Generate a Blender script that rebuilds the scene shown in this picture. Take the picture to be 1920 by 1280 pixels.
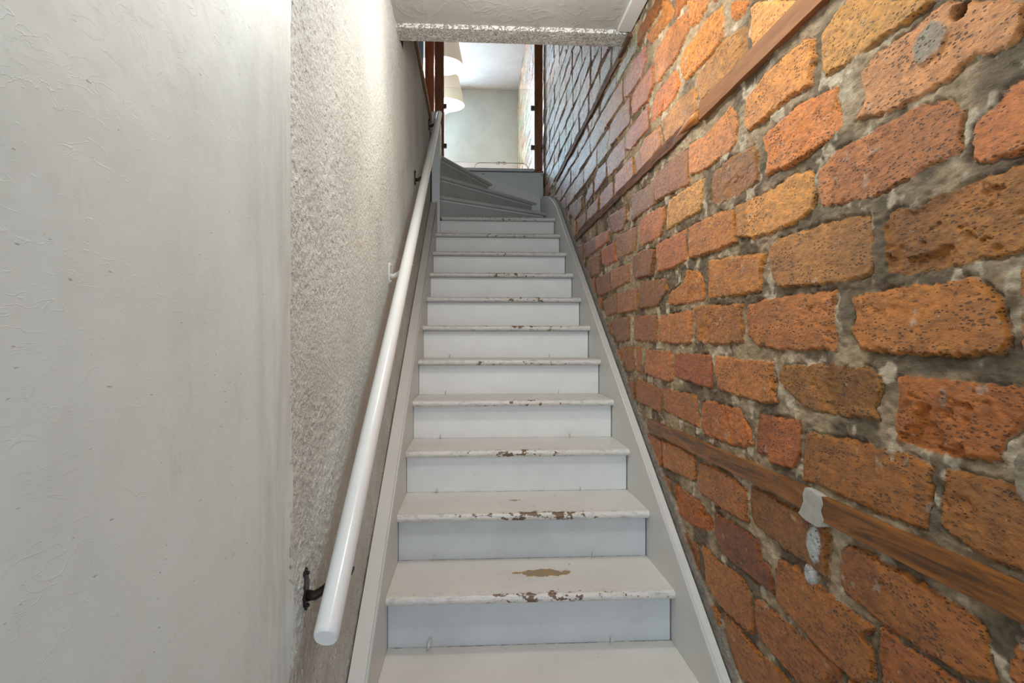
import bpy, bmesh, math, random
import numpy as np
from mathutils import Vector, Matrix

S = bpy.context.scene
COL = S.collection
for o in list(bpy.data.objects):
    bpy.data.objects.remove(o)

# ------------------------------------------------------------------ camera
cam_d = bpy.data.cameras.new('camera')
cam_d.sensor_width = 36.0
cam_d.lens = 1190.0 / 1920.0 * 36.0
cam_d.clip_start = 0.02
cam = bpy.data.objects.new('camera', cam_d)
COL.objects.link(cam)
YAW = 0.0623
cam.location = (0, 0, 0)
cam.rotation_euler = (math.pi / 2, 0, -YAW)
S.camera = cam

# ------------------------------------------------------------------ view + world
S.view_settings.view_transform = 'Standard'
S.view_settings.look = 'None'
S.view_settings.gamma = 1.0
S.view_settings.exposure = 0.24
S.view_settings.use_curve_mapping = False
w = bpy.data.worlds.new('daylight')
S.world = w
w.use_nodes = True
bg = w.node_tree.nodes['Background']
bg.inputs['Color'].default_value = (0.74, 0.86, 1.0, 1)
bg.inputs['Strength'].default_value = 0.8

def srgb(r, g, b):
    f = lambda v: (v / 255 / 12.92) if v / 255 <= 0.04045 else ((v / 255 + 0.055) / 1.055) ** 2.4
    return (f(r), f(g), f(b))

def area(name, loc, target, sx, sy, power, color, shape='RECTANGLE'):
    d = bpy.data.lights.new(name, 'AREA')
    d.shape = shape
    d.size = sx
    if shape == 'RECTANGLE':
        d.size_y = sy
    d.energy = power
    d.color = color
    o = bpy.data.objects.new(name, d)
    COL.objects.link(o)
    o.location = loc
    v = Vector(target) - Vector(loc)
    o.rotation_euler = v.to_track_quat('-Z', 'Y').to_euler()
    return o

WARM = (1.0, 0.93, 0.84)
area('doorway_daylight', (0.17, -1.9, 0.0), (0.1, 3.0, 0.0), 0.92, 2.3, 26, (0.74, 0.88, 1.0))
def point(name, loc, power, color, radius):
    d = bpy.data.lights.new(name, 'POINT')
    d.energy = power; d.color = color; d.shadow_soft_size = radius
    o = bpy.data.objects.new(name, d)
    COL.objects.link(o); o.location = loc
    return o
point('hall_lamp', (0.30, 1.06, 1.00), 14, (0.94, 0.98, 0.97), 0.10)
point('stair_fill', (0.17, 1.95, 1.04), 13.5, (1.0, 0.97, 0.90), 0.08)  # added fill light without a fixture, brightens the upper risers
area('far_window_daylight', (-1.0, 9.22, 3.05), (0.6, 3.2, 1.2), 0.9, 1.2, 150, (0.58, 0.78, 1.0))
area('upper_room_fill', (-1.6, 7.4, 3.62), (-0.9, 8.4, 0.0), 1.3, 2.0, 46, (0.92, 0.96, 1.0))  # added fill under a closed ceiling, brightens the far wall upstairs

# ------------------------------------------------------------------ helpers
def mesh_obj(name, bm, mat, parent=None, smooth=False, loc=None):
    me = bpy.data.meshes.new(name)
    bmesh.ops.recalc_face_normals(bm, faces=bm.faces[:])
    bm.to_mesh(me)
    bm.free()
    if smooth:
        me.polygons.foreach_set('use_smooth', [True] * len(me.polygons))
    o = bpy.data.objects.new(name, me)
    COL.objects.link(o)
    if mat:
        me.materials.append(mat)
    if parent:
        o.parent = parent
    if loc:
        o.location = loc
    return o

def smooth_by_angle(o, deg=35):
    me = o.data
    me.polygons.foreach_set('use_smooth', [True] * len(me.polygons))
    bm = bmesh.new(); bm.from_mesh(me)
    for e in bm.edges:
        if len(e.link_faces) == 2 and e.calc_face_angle(0) > math.radians(deg):
            e.smooth = False
    bm.to_mesh(me); bm.free()

def empty(name, loc=(0, 0, 0)):
    o = bpy.data.objects.new(name, None)
    COL.objects.link(o)
    o.location = loc
    return o

def tag(o, label=None, cat=None, group=None, kind=None):
    if label: o['label'] = label
    if cat: o['category'] = cat
    if group: o['group'] = group
    if kind: o['kind'] = kind
    return o

def add_box(bm, x0, x1, y0, y1, z0, z1, bevel=0.0, seg=2):
    vs = [bm.verts.new(p) for p in [(x0, y0, z0), (x1, y0, z0), (x1, y1, z0), (x0, y1, z0), (x0, y0, z1), (x1, y0, z1), (x1, y1, z1), (x0, y1, z1)]]
    fs = [bm.faces.new([vs[i] for i in q]) for q in [(0, 3, 2, 1), (4, 5, 6, 7), (0, 1, 5, 4), (1, 2, 6, 5), (2, 3, 7, 6), (3, 0, 4, 7)]]
    if bevel > 0:
        es = list({e for f in fs for e in f.edges})
        bmesh.ops.bevel(bm, geom=es, offset=bevel, segments=seg, affect='EDGES', profile=0.5)
    return bm

def box(name, x0, x1, y0, y1, z0, z1, mat, parent=None, bevel=0.0):
    return mesh_obj(name, add_box(bmesh.new(), x0, x1, y0, y1, z0, z1, bevel), mat, parent)

def prism(bm, pts, axis, a, b):
    """polygon pts (2d) extruded along axis from a to b; pts are (Y,Z) for X, (X,Y) for Z, (X,Z) for Y"""
    def P(p, t):
        return {'X': (t, p[0], p[1]), 'Y': (p[0], t, p[1]), 'Z': (p[0], p[1], t)}[axis]
    A = [bm.verts.new(P(p, a)) for p in pts]
    B = [bm.verts.new(P(p, b)) for p in pts]
    bm.faces.new(A); bm.faces.new(B[::-1])
    n = len(pts)
    for i in range(n):
        bm.faces.new([A[i], A[(i + 1) % n], B[(i + 1) % n], B[i]])
    return bm

def tube(bm, pts, rad, n=12, cap=True, flat=1.0):
    pts = [Vector(p) for p in pts]
    rings = []
    rs = rad if isinstance(rad, (list, tuple)) else [rad] * len(pts)
    up = Vector((0, 0, 1))
    t0 = (pts[1] - pts[0]).normalized()
    if abs(t0.dot(up)) > 0.95: up = Vector((0, 1, 0))
    for i, p in enumerate(pts):
        t = (pts[min(i + 1, len(pts) - 1)] - pts[max(i - 1, 0)]).normalized()
        x = t.cross(up).normalized(); y = x.cross(t).normalized()
        up = y
        rings.append([bm.verts.new(p + rs[i] * (math.cos(2 * math.pi * k / n) * x + flat * math.sin(2 * math.pi * k / n) * y)) for k in range(n)])
    for a, b in zip(rings, rings[1:]):
        for k in range(n):
            bm.faces.new([a[k], a[(k + 1) % n], b[(k + 1) % n], b[k]])
    if cap:
        bm.faces.new(rings[0][::-1]); bm.faces.new(rings[-1])
    return bm

# ------------------------------------------------------------------ node helpers
class NT:
    def __init__(s, name):
        s.m = bpy.data.materials.new(name)
        s.m.use_nodes = True
        s.t = s.m.node_tree
        s.b = s.t.nodes['Principled BSDF']
    def n(s, typ, **kw):
        x = s.t.nodes.new(typ)
        for k, v in kw.items():
            if k in x.inputs: x.inputs[k].default_value = v
            else: setattr(x, k, v)
        return x
    def l(s, a, b): s.t.links.new(a, b)
    def obj(s):
        return s.n('ShaderNodeTexCoord').outputs['Object']
    def mapping(s, src, scale=(1, 1, 1), loc=None):
        m = s.n('ShaderNodeMapping'); s.l(src, m.inputs['Vector']); m.inputs['Scale'].default_value = scale
        if loc is not None: m.inputs['Location'].default_value = loc
        return m.outputs[0]
    def noise(s, vec, scale, detail=3, rough=0.55, dist=0.0):
        x = s.n('ShaderNodeTexNoise', Scale=scale, Detail=detail, Roughness=rough, Distortion=dist)
        s.l(vec, x.inputs['Vector']); return x.outputs['Fac']
    def vor(s, vec, scale, feature='F1', rnd=1.0):
        x = s.n('ShaderNodeTexVoronoi', feature=feature, Scale=scale, Randomness=rnd)
        s.l(vec, x.inputs['Vector']); return x.outputs['Distance']
    def ramp(s, fac, lo, hi, a=0.0, b=1.0):
        x = s.n('ShaderNodeMapRange'); x.interpolation_type = 'SMOOTHSTEP'
        s.l(fac, x.inputs[0])
        for i, v in enumerate((lo, hi, a, b)): x.inputs[i + 1].default_value = v
        return x.outputs[0]
    def math(s, op, a, b=None, c=None):
        x = s.n('ShaderNodeMath', operation=op)
        for i, v in enumerate((a, b, c)):
            if v is None: continue
            if isinstance(v, (int, float)): x.inputs[i].default_value = v
            else: s.l(v, x.inputs[i])
        return x.outputs[0]
    def mix(s, fac, a, b, mode='MIX'):
        x = s.n('ShaderNodeMix', data_type='RGBA', blend_type=mode)
        for sock, v in ((x.inputs['Factor'], fac), (x.inputs[6], a), (x.inputs[7], b)):
            if isinstance(v, (int, float)): sock.default_value = v
            elif isinstance(v, tuple): sock.default_value = (*v, 1) if len(v) == 3 else v
            else: s.l(v, sock)
        return x.outputs[2]
    def color(s, v): s.l(v, s.b.inputs['Base Color']) if not isinstance(v, tuple) else setattr(s.b.inputs['Base Color'], 'default_value', (*v, 1))
    def rough(s, v):
        if isinstance(v, (int, float)): s.b.inputs['Roughness'].default_value = v
        else: s.l(v, s.b.inputs['Roughness'])
    def bump(s, h, dist, strength=1.0, prev=None):
        x = s.n('ShaderNodeBump'); x.inputs['Distance'].default_value = dist; x.inputs['Strength'].default_value = strength
        s.l(h, x.inputs['Height'])
        if prev is not None: s.l(prev, x.inputs['Normal'])
        s.l(x.outputs[0], s.b.inputs['Normal'])
        return x.outputs[0]
    def attr(s, name, typ='OBJECT'):
        x = s.n('ShaderNodeAttribute'); x.attribute_name = name; x.attribute_type = typ
        return x
    def sep(s, vec):
        x = s.n('ShaderNodeSeparateXYZ'); s.l(vec, x.inputs[0]); return x.outputs

def white_paint(name, base, chips=0.0, dirt=0.3, rough=0.42, edge=True):
    m = NT(name)
    v = m.obj()
    seed = m.attr('seed').outputs['Fac']
    cmb = m.n('ShaderNodeCombineXYZ'); m.l(seed, cmb.inputs[0]); m.l(seed, cmb.inputs[2])
    add = m.n('ShaderNodeVectorMath', operation='ADD'); m.l(v, add.inputs[0]); m.l(cmb.outputs[0], add.inputs[1])
    u = add.outputs[0]
    n1 = m.noise(u, 5, 5, 0.62)
    c = m.mix(m.ramp(n1, 0.35, 0.75), base, tuple(x * (1 - 0.16 * dirt) for x in base))
    # small smudges and specks
    n2 = m.noise(m.mapping(u, (1, 1, 0.6)), 26, 6, 0.7)
    c = m.mix(m.math('MULTIPLY', m.ramp(n2, 0.62, 0.78), 0.45 * dirt), c, (0.16, 0.16, 0.15))
    sp = m.noise(u, 130, 2, 0.5)
    c = m.mix(m.math('MULTIPLY', m.ramp(sp, 0.735, 0.77), 0.6 * dirt + 0.1), c, (0.07, 0.06, 0.05))
    h = m.noise(m.mapping(u, (14, 60, 60)), 3, 3, 0.6)
    hgt = m.math('MULTIPLY', h, 0.35)
    if chips > 0:
        xyz = m.sep(v)
        wear = m.attr('wear').outputs['Fac']
        # flakes gather on the rounded nose and towards the middle of the step
        nose = m.ramp(xyz[1], 0.062, 0.004, 0.0, 1.0)
        mid = m.ramp(m.math('ABSOLUTE', m.math('SUBTRACT', xyz[0], 0.06)), 0.36, 0.05, 0.0, 1.0)
        thr = m.math('SUBTRACT', 0.735, m.math('MULTIPLY', wear, m.math('ADD', m.math('MULTIPLY', nose, m.math('ADD', m.math('MULTIPLY', mid, 0.120), 0.050)), m.math('MULTIPLY', mid, 0.045))))
        cn = m.noise(m.mapping(u, (0.75, 1.0, 1.0)), 42, 4, 0.62)
        ch = m.ramp(m.math('SUBTRACT', cn, thr), 0.0, 0.006)
        # one large worn patch per step, position kept on the step
        ax = m.attr('patch_x').outputs['Fac']; ay = m.attr('patch_y').outputs['Fac']; ar = m.attr('patch_r').outputs['Fac']
        dx = m.math('SUBTRACT', xyz[0], ax); dy = m.math('MULTIPLY', m.math('SUBTRACT', xyz[1], ay), 2.6)
        d = m.math('SQRT', m.math('ADD', m.math('MULTIPLY', dx, dx), m.math('MULTIPLY', dy, dy)))
        wob = m.math('MULTIPLY', m.math('SUBTRACT', m.noise(u, 34, 5, 0.65), 0.5), 0.16)
        inside = m.ramp(m.math('SUBTRACT', m.math('ADD', d, wob), ar), 0.001, -0.001)
        inside = m.math('MULTIPLY', inside, m.ramp(ar, 0.0, 0.005))
        under = m.mix(m.ramp(m.noise(u, 22, 3), 0.50, 0.62), srgb(150, 132, 100), srgb(178, 135, 62))
        brown = m.mix(m.noise(u, 60, 3), srgb(78, 55, 38), srgb(140, 108, 78))
        c = m.mix(ch, c, brown)
        c = m.mix(inside, c, under)
        off = m.math('MAXIMUM', ch, inside)
        hgt = m.math('SUBTRACT', hgt, m.math('MULTIPLY', off, 1.2))
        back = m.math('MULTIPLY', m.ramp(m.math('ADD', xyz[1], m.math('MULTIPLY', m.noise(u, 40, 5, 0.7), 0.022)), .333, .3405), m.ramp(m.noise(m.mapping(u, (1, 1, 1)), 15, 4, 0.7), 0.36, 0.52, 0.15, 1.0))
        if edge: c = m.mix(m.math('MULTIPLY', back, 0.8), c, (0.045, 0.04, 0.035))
        grime = m.math('MULTIPLY', m.math('MULTIPLY', nose, m.ramp(m.noise(m.mapping(u, (1, 3, 3)), 30, 6, 0.75), 0.46, 0.72)), 0.55)
        c = m.mix(grime, c, (0.14, 0.13, 0.12))
    m.color(c)
    m.rough(rough)
    m.bump(hgt, 0.0009)
    return m.m

TREADW = white_paint('white_gloss_tread', srgb(222, 219, 214), chips=1.0, dirt=0.55, rough=0.38)
WINDW = white_paint('white_gloss_winder', srgb(206, 207, 206), chips=1.0, dirt=0.55, rough=0.42, edge=False)
RISERW = white_paint('white_gloss_riser', srgb(232, 233, 232), dirt=0.5, rough=0.42)
STRINGW = white_paint('white_gloss_string', srgb(214, 213, 209), dirt=0.35, rough=0.38)
RISERG = white_paint('shaded_white_riser', srgb(207, 210, 211), dirt=0.8, rough=0.42)  # lower risers: shade painted in as a greyer white, plus more smudges
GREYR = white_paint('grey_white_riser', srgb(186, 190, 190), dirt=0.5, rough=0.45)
RAILW = white_paint('white_gloss_rail', srgb(234, 238, 238), dirt=0.18, rough=0.2)
GREYW = white_paint('grey_white_board', srgb(218, 226, 230), dirt=0.3, rough=0.4)

def wood(name, a, b, axis, rough=0.45, knots=False):
    m = NT(name)
    v = m.obj()
    sc = {'X': (1.2, 14, 14), 'Y': (14, 1.2, 14), 'Z': (14, 14, 1.2)}[axis]
    g = m.noise(m.mapping(v, sc), 3.5, 5, 0.65, 1.2)
    c = m.mix(m.ramp(g, 0.3, 0.7), a, b)
    if knots:
        k = m.vor(m.mapping(v, {'X': (.5, 1, 1), 'Y': (1, .5, 1), 'Z': (1, 1, .5)}[axis]), 9)
        c = m.mix(m.ramp(k, 0.16, 0.10), c, tuple(x * 0.12 for x in a))
    m.color(c); m.rough(rough)
    m.bump(g, 0.0012, 0.6)
    return m.m

def plain(name, col, rough=0.5, metal=0.0):
    m = NT(name)
    v = m.obj()
    n = m.noise(v, 60, 4)
    m.color(m.mix(m.ramp(n, 0.3, 0.8), col, tuple(x * 0.75 for x in col)))
    m.rough(rough); m.b.inputs['Metallic'].default_value = metal
    return m.m

# ------------------------------------------------------------------ numpy noise
def vnoise(y, z, cell, seed):
    """smooth value noise in [0,1] on arrays"""
    rs = np.random.RandomState(seed)
    N = 512
    tab = rs.rand(N, N).astype(np.float32)
    a = y / cell + 1000.37 * (seed % 7 + 1); b = z / cell + 733.11
    i = np.floor(a).astype(np.int64); j = np.floor(b).astype(np.int64)
    fa = (a - i).astype(np.float32); fb = (b - j).astype(np.float32)
    fa = fa * fa * (3 - 2 * fa); fb = fb * fb * (3 - 2 * fb)
    i0 = i % N; i1 = (i + 1) % N; j0 = j % N; j1 = (j + 1) % N
    return (tab[i0, j0] * (1 - fa) + tab[i1, j0] * fa) * (1 - fb) + (tab[i0, j1] * (1 - fa) + tab[i1, j1] * fa) * fb

def fbm(y, z, cell, seed, octs=3, gain=0.5):
    t = 0; amp = 1; tot = 0
    for k in range(octs):
        t = t + amp * vnoise(y, z, cell / 2 ** k, seed + 11 * k)
        tot += amp; amp *= gain
    return t / tot

def sstep(x, a, b):
    t = np.clip((x - a) / (b - a), 0, 1)
    return t * t * (3 - 2 * t)

def grid_mesh(name, blocks, mat, attrs=True):
    """blocks: list of (verts Nx3, nrows, ncols, color Nx4 or None, dict of float attrs); flipped so normals face -X/+X as given"""
    V = []; F = []; C = []; R = []; off = 0
    for (v, nr, nc, col, fl, flip) in blocks:
        idx = (np.arange(nr * nc).reshape(nr, nc) + off)
        a = idx[:-1, :-1].ravel(); b = idx[:-1, 1:].ravel(); c = idx[1:, 1:].ravel(); d = idx[1:, :-1].ravel()
        q = np.stack([a, b, c, d], 1) if not flip else np.stack([a, d, c, b], 1)
        F.append(q); V.append(v); off += nr * nc
        if col is not None: C.append(col); R.append(fl)
    V = np.concatenate(V).astype(np.float32); F = np.concatenate(F).astype(np.int32)
    me = bpy.data.meshes.new(name)
    me.vertices.add(len(V)); me.vertices.foreach_set('co', V.ravel())
    me.loops.add(len(F) * 4); me.loops.foreach_set('vertex_index', F.ravel())
    me.polygons.add(len(F)); me.polygons.foreach_set('loop_start', np.arange(0, len(F) * 4, 4, dtype=np.int32))
    me.polygons.foreach_set('use_smooth', np.ones(len(F), dtype=bool))
    me.update(calc_edges=True)
    if C:
        C = np.concatenate(C).astype(np.float32); R = np.concatenate(R).astype(np.float32)
        at = me.color_attributes.new('Col', 'FLOAT_COLOR', 'POINT'); at.data.foreach_set('color', C.ravel())
        at = me.attributes.new('rug', 'FLOAT', 'POINT'); at.data.foreach_set('value', R)
    me.materials.append(mat)
    o = bpy.data.objects.new(name, me)
    COL.objects.link(o)
    return o

# ------------------------------------------------------------------ brick wall (right)
# each brick: rgb, rugged (0 smooth, 1 pitted, 2 broken face), outline in millimetres along the wall and up
BRICKS=[
(215,125,80,0,"1903,1043 1718,944 1818,930 1887,951"),
(205,105,40,1,"1584,872 1459,805 1514,802 1565,805 1580,820"),
(225,150,95,0,"1469,793 1433,791 1216,677 1284,676 1396,675 1466,687 1476,741"),
(215,130,65,1,"1644,895 1628,835 1632,801 1741,792 1937,807 1984,869 1948,907 1759,914"),
(205,125,85,0,"1914,1023 1903,961 1996,921 2241,922 2287,1026 2256,1056 2098,1058"),
(190,130,75,1,"1493,770 1486,690 1603,680 1798,690 1834,754 1818,784 1628,796"),
(210,105,50,1,"2027,887 1990,817 2058,792 2320,809 2328,871 2256,897"),
(200,135,75,0,"1860,764 1834,732 1828,673 2139,676 2189,772 2045,779"),
(185,100,75,0,"2287,1021 2272,939 2353,903 2593,933 2623,995 2593,1029"),
(180,95,70,0,"2361,897 2336,801 2613,797 2698,823 2687,898"),
(195,120,75,0,"2203,769 2189,687 2320,673 2533,674 2523,741 2404,781"),
(175,105,100,0,"2404,1138 2387,1070 2440,1036 2676,1041 2743,1072 2720,1142 2572,1157"),
(190,115,70,0,"2111,1155 2045,1088 2071,1073 2320,1104 2387,1163 2181,1146 2167,1185"),
(205,145,85,1,"1074,603 862,488 920,484 990,488 1063,489 1156,495 1169,533 1167,583 1119,600"),
(215,145,105,0,"843,474 719,409 719,382 731,362 766,363 793,377 841,361 884,361 965,362 1063,380 1029,410 1044,459 990,472 937,470"),
(225,140,80,0,"1225,604 1193,589 1189,554 1205,501 1311,507 1384,502 1486,500 1503,532 1493,587 1396,606 1284,604"),
(222,120,65,1,"1112,464 1108,418 1091,392 1130,374 1211,369 1274,365 1390,369 1378,413 1402,464 1311,476 1235,481"),
(215,125,85,1,"845,338 814,313 821,279 816,257 859,253 909,251 951,243 1012,239 1169,254 1182,283 1177,328 1119,351 1029,350 923,352"),
(205,110,75,1,"714,317 687,321 687,223 719,227 773,227 804,236 804,275 797,292 770,301 755,312"),
(215,130,80,0,"1903,602 1779,588 1687,598 1603,607 1557,578 1554,503 1603,490 1713,489 1788,489 1892,502 1903,524"),
(165,105,55,1,"1446,461 1433,425 1433,369 1550,364 1687,371 1731,389 1718,464 1588,473"),
(225,150,85,0,"1193,335 1187,288 1202,258 1249,243 1355,237 1459,243 1550,257 1550,343 1384,337 1321,341 1274,347"),
(165,95,50,0,"1914,591 1909,514 1903,479 2045,490 2256,500 2264,599 2071,610"),
(155,100,55,0,"2272,587 2279,500 2440,497 2603,494 2593,608"),
(220,155,90,0,"1779,469 1788,423 1808,377 1948,379 2132,375 2125,450 2098,478 1914,474"),
(205,110,45,0,"2160,470 2146,429 2181,372 2336,366 2467,374 2485,477 2320,486"),
(195,115,55,0,"1565,334 1554,246 1669,244 1860,245 1892,253 1909,353 1759,350 1669,349"),
(195,105,65,0,"1931,353 1920,249 2045,241 2226,245 2248,348 2071,350"),
(200,120,55,0,"1741,227 1588,217 1396,203 1414,154 1414,115 1528,112 1755,120 1745,172"),
(190,125,70,0,"1375,205 1349,222 1274,225 1138,225 1019,214 1014,163 1012,114 1062,104 1180,108 1332,114 1360,141 1366,174"),
(175,110,55,2,"977,208 904,202 884,210 814,214 755,214 719,216 687,217 687,112 719,105 764,104 859,102 928,99 977,110 984,158 990,183"),
(150,90,45,0,"2256,336 2272,303 2303,240 2533,251 2582,278 2593,355 2440,358"),
(170,110,55,0,"2866,483 2526,468 2532,367 2699,370 2866,371 2882,424"),
(195,85,40,0,"2914,465 2898,371 3109,366 3206,394 3226,474"),
(165,95,45,0,"3277,460 3256,351 3488,358 3561,383 3662,477"),
(180,110,60,0,"2644,332 2637,252 2948,240 2965,342"),
(160,90,45,0,"3008,340 2982,239 3246,231 3309,248 3374,338"),
(175,105,60,0,"2507,220 2513,125 2834,123 2850,218"),
(165,110,65,0,"2882,227 2850,128 3090,119 3186,207"),
(195,95,45,0,"3053,545 3035,484 3374,482 3374,563"),
(150,80,45,0,"3385,565 3396,481 3688,485 3728,579"),
(155,95,50,0,"2125,217 2118,171 2241,123 2467,128 2467,174 2449,235"),
(205,120,55,1,"1808,192 1769,167 1774,115 2058,117 2118,129 2118,162 1972,186 1925,220 1839,213"),
(150,95,65,0,"2634,108 2634,6 2861,-8 2963,64 2937,109"),
(165,90,55,0,"2241,97 2233,0 2320,-4 2572,5 2572,106"),
(205,120,70,0,"1876,98 1881,-7 2045,-10 2226,0 2218,96 2058,93"),
(185,110,60,1,"1524,94 1514,-6 1687,-11 1828,-3 1854,106"),
(195,110,65,1,"1479,91 1355,97 1118,94 1122,47 1118,-18 1327,-21 1433,-11 1479,9 1489,56"),
(190,110,50,1,"1032,83 937,87 795,85 781,73 755,58 749,29 736,5 736,-4 755,-18 808,-21 859,-23 957,-21 1049,-17 1074,11 1063,41 1074,75"),
(165,90,50,0,"2582,-20 2562,-120 2676,-133 2777,-27"),
(175,95,50,0,"2449,-19 2440,-124 2533,-121 2533,-19"),
(195,105,65,0,"2071,-32 2058,-129 2098,-139 2404,-126 2395,-28"),
(175,75,45,0,"1722,-37 1718,-132 1870,-128 2045,-116 2045,-36"),
(200,115,65,0,"1687,-36 1360,-46 1349,-131 1372,-141 1479,-140 1669,-131 1691,-86"),
(165,105,45,1,"1305,-49 1138,-41 1011,-44 981,-51 984,-77 1012,-109 998,-128 1099,-136 1225,-136 1274,-114 1332,-89 1327,-63"),
(185,95,50,2,"951,-53 859,-51 736,-54 687,-63 695,-83 726,-102 751,-132 756,-153 836,-162 909,-159 958,-159 960,-113 945,-83"),
(160,85,50,0,"2196,-167 2174,-191 2189,-252 2495,-243 2523,-147"),
(180,100,55,0,"2167,-159 1839,-159 1823,-256 2167,-241"),
(190,95,45,1,"1759,-165 1542,-166 1493,-205 1462,-245 1521,-263 1759,-269 1813,-252 1798,-175"),
(185,85,50,0,"1433,-166 1242,-159 1242,-226 1274,-267 1372,-273 1390,-257 1446,-262 1443,-196"),
(165,95,40,0,"1218,-178 1063,-171 896,-172 871,-182 879,-236 889,-275 923,-281 1063,-281 1232,-278 1234,-244 1227,-216"),
(165,100,55,1,"850,-177 773,-175 672,-173 672,-279 716,-279 793,-283 836,-272 857,-263 859,-214"),
(185,105,50,0,"2174,-343 1996,-335 1854,-341 1849,-413 1881,-423 2153,-437"),
(175,95,40,0,"1818,-352 1759,-345 1619,-343 1493,-353 1486,-439 1669,-446 1808,-439 1818,-406"),
(145,85,40,0,"1472,-342 1384,-339 1274,-345 1159,-338 1137,-368 1145,-412 1137,-448 1197,-442 1294,-443 1438,-434 1472,-418 1479,-376"),
(180,85,40,2,"2071,-461 1839,-468 1722,-487 1713,-521 1779,-541 1903,-559 2008,-554 2058,-499"),
(140,60,35,0,"1700,-467 1588,-459 1433,-461 1414,-500 1369,-503 1358,-558 1452,-564 1652,-565 1691,-528"),
(180,100,45,0,"1806,-588 1676,-590 1541,-580 1471,-598 1458,-691 1485,-703 1651,-708 1758,-687 1767,-635"),
(165,90,35,0,"1342,-470 1268,-460 1141,-467 1023,-472 1010,-476 1033,-501 1007,-519 1007,-562 1058,-590 1133,-593 1294,-576 1348,-565 1348,-514"),
(175,95,50,1,"1445,-596 1348,-589 1220,-588 1113,-589 1102,-613 1244,-698 1426,-690 1445,-665"),
(170,95,40,0,"1642,-708 1541,-708 1458,-722 1348,-709 1268,-709 1348,-781 1527,-837 1618,-774"),
(175,95,45,0,"1092,-359 1029,-351 937,-353 859,-356 814,-359 781,-368 773,-385 773,-411 762,-431 814,-456 889,-457 981,-461 1081,-450 1104,-431 1100,-379"),
(190,105,60,1,"733,-357 716,-353 672,-353 672,-415 740,-419 747,-410 740,-387"),
(190,115,70,0,"2570,766 2564,674 2914,672 2898,771 2699,770"),
(180,100,50,0,"2948,758 2939,674 3246,666 3267,757 3147,769"),
(180,100,55,0,"3277,759 3288,678 3623,683 3611,758"),
(165,90,45,0,"3636,754 3636,685 3942,678 3972,773"),
(170,105,85,0,"2743,900 2714,795 3053,792 3090,888 3000,907"),
(160,105,95,0,"3109,893 3071,805 3374,785 3396,872 3309,908"),
(165,95,75,0,"3419,882 3407,802 3688,788 3662,852"),
(165,100,65,0,"3783,879 3769,791 4066,781 4303,874 4232,919"),
(155,85,40,0,"2685,586 2678,517 2758,487 3017,513 3044,610"),
]

AX = 0.664          # wall face
def fired(q, k):
    r, g, b = q
    g = .62 * g + .38 * max(g, .43 * r); b = .6 * b + .4 * max(b, .12 * r)
    return (r * .98 * k, g * k, b * .72 * k)
def build_bricks():
    rnd = random.Random(5)
    L = []
    courses = [(1.105, .110), (.980, .108), (.852, .108), (.727, .098), (.542, .106), (.415, .106), (.293, .106), (.168, .106), (.040, .106), (-.088, .106), (-.216, .098),
               (-.392, .100), (-.515, .102), (-.645, .104), (-.775, .106), (-.903, .106), (-1.031, .106), (-1.159, .106), (-1.287, .106), (-1.41, .1)]
    courses.append((1.207, .066))
    z = 1.352
    while z < 3.75:
        courses.append((z, .108)); z += .1245
    occ = {c[0]: [] for c in courses}
    for r, g, b, rug, s in BRICKS:
        p = np.array([[float(t) / 1000 for t in q.split(',')] for q in s.split()])
        zc = (p[:, 1].min() + p[:, 1].max()) / 2
        q = fired(srgb(r, g, b), 1.10)
        L.append((q, rug, p, True))
        k = min(occ, key=lambda c: abs(c - zc)); occ[k].append((p[:, 0].min(), p[:, 0].max()))
    pal_lo = [(178, 100, 52), (165, 92, 48), (190, 112, 62), (150, 85, 45), (200, 118, 62), (185, 95, 55), (170, 104, 60), (158, 74, 48)]
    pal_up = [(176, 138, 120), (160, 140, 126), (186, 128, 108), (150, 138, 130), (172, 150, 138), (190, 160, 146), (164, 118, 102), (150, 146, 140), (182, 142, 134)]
    for cz, ch in courses:
        iv = sorted(occ[cz])
        gaps = []; a = -0.9 + rnd.random() * .2
        for s0, e0 in iv:
            if s0 - a > 0.05: gaps.append((a, s0 - .014))
            a = max(a, e0 + .014)
        gaps.append((a, 9.45))
        for s0, e0 in gaps:
            if e0 - s0 < 0.06: continue
            Lg = .352 if cz < 1.3 else .30
            n = max(1, round((e0 - s0) / (Lg + .014)))
            cuts = [s0 + (e0 - s0) * k / n + (rnd.uniform(-.03, .03) if 0 < k < n else 0) for k in range(n + 1)]
            for k in range(n):
                y0, y1 = cuts[k] + .007 * (k > 0), cuts[k + 1] - .007 * (k < n - 1)
                if y1 - y0 < .03: continue
                j = lambda s=.005: rnd.uniform(-s, s)
                h = ch / 2
                tilt = rnd.uniform(-.006, .006)
                p = np.array([(y0 + j(), cz + h + j() + tilt), ((y0 + y1) / 2, cz + h + j()), (y1 + j(), cz + h + j() - tilt), (y1 + j(.004), cz + j()), (y1 + j(), cz - h + j() - tilt), ((y0 + y1) / 2, cz - h + j()), (y0 + j(), cz - h + j() + tilt), (y0 + j(.004), cz + j())])
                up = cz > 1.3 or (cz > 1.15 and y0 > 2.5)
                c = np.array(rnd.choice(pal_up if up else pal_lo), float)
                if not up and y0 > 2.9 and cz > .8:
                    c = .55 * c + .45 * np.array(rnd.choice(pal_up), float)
                c *= rnd.uniform(.9, 1.08)
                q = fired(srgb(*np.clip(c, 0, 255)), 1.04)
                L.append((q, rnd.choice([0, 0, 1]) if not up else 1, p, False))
    return L

BL = build_bricks()

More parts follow.
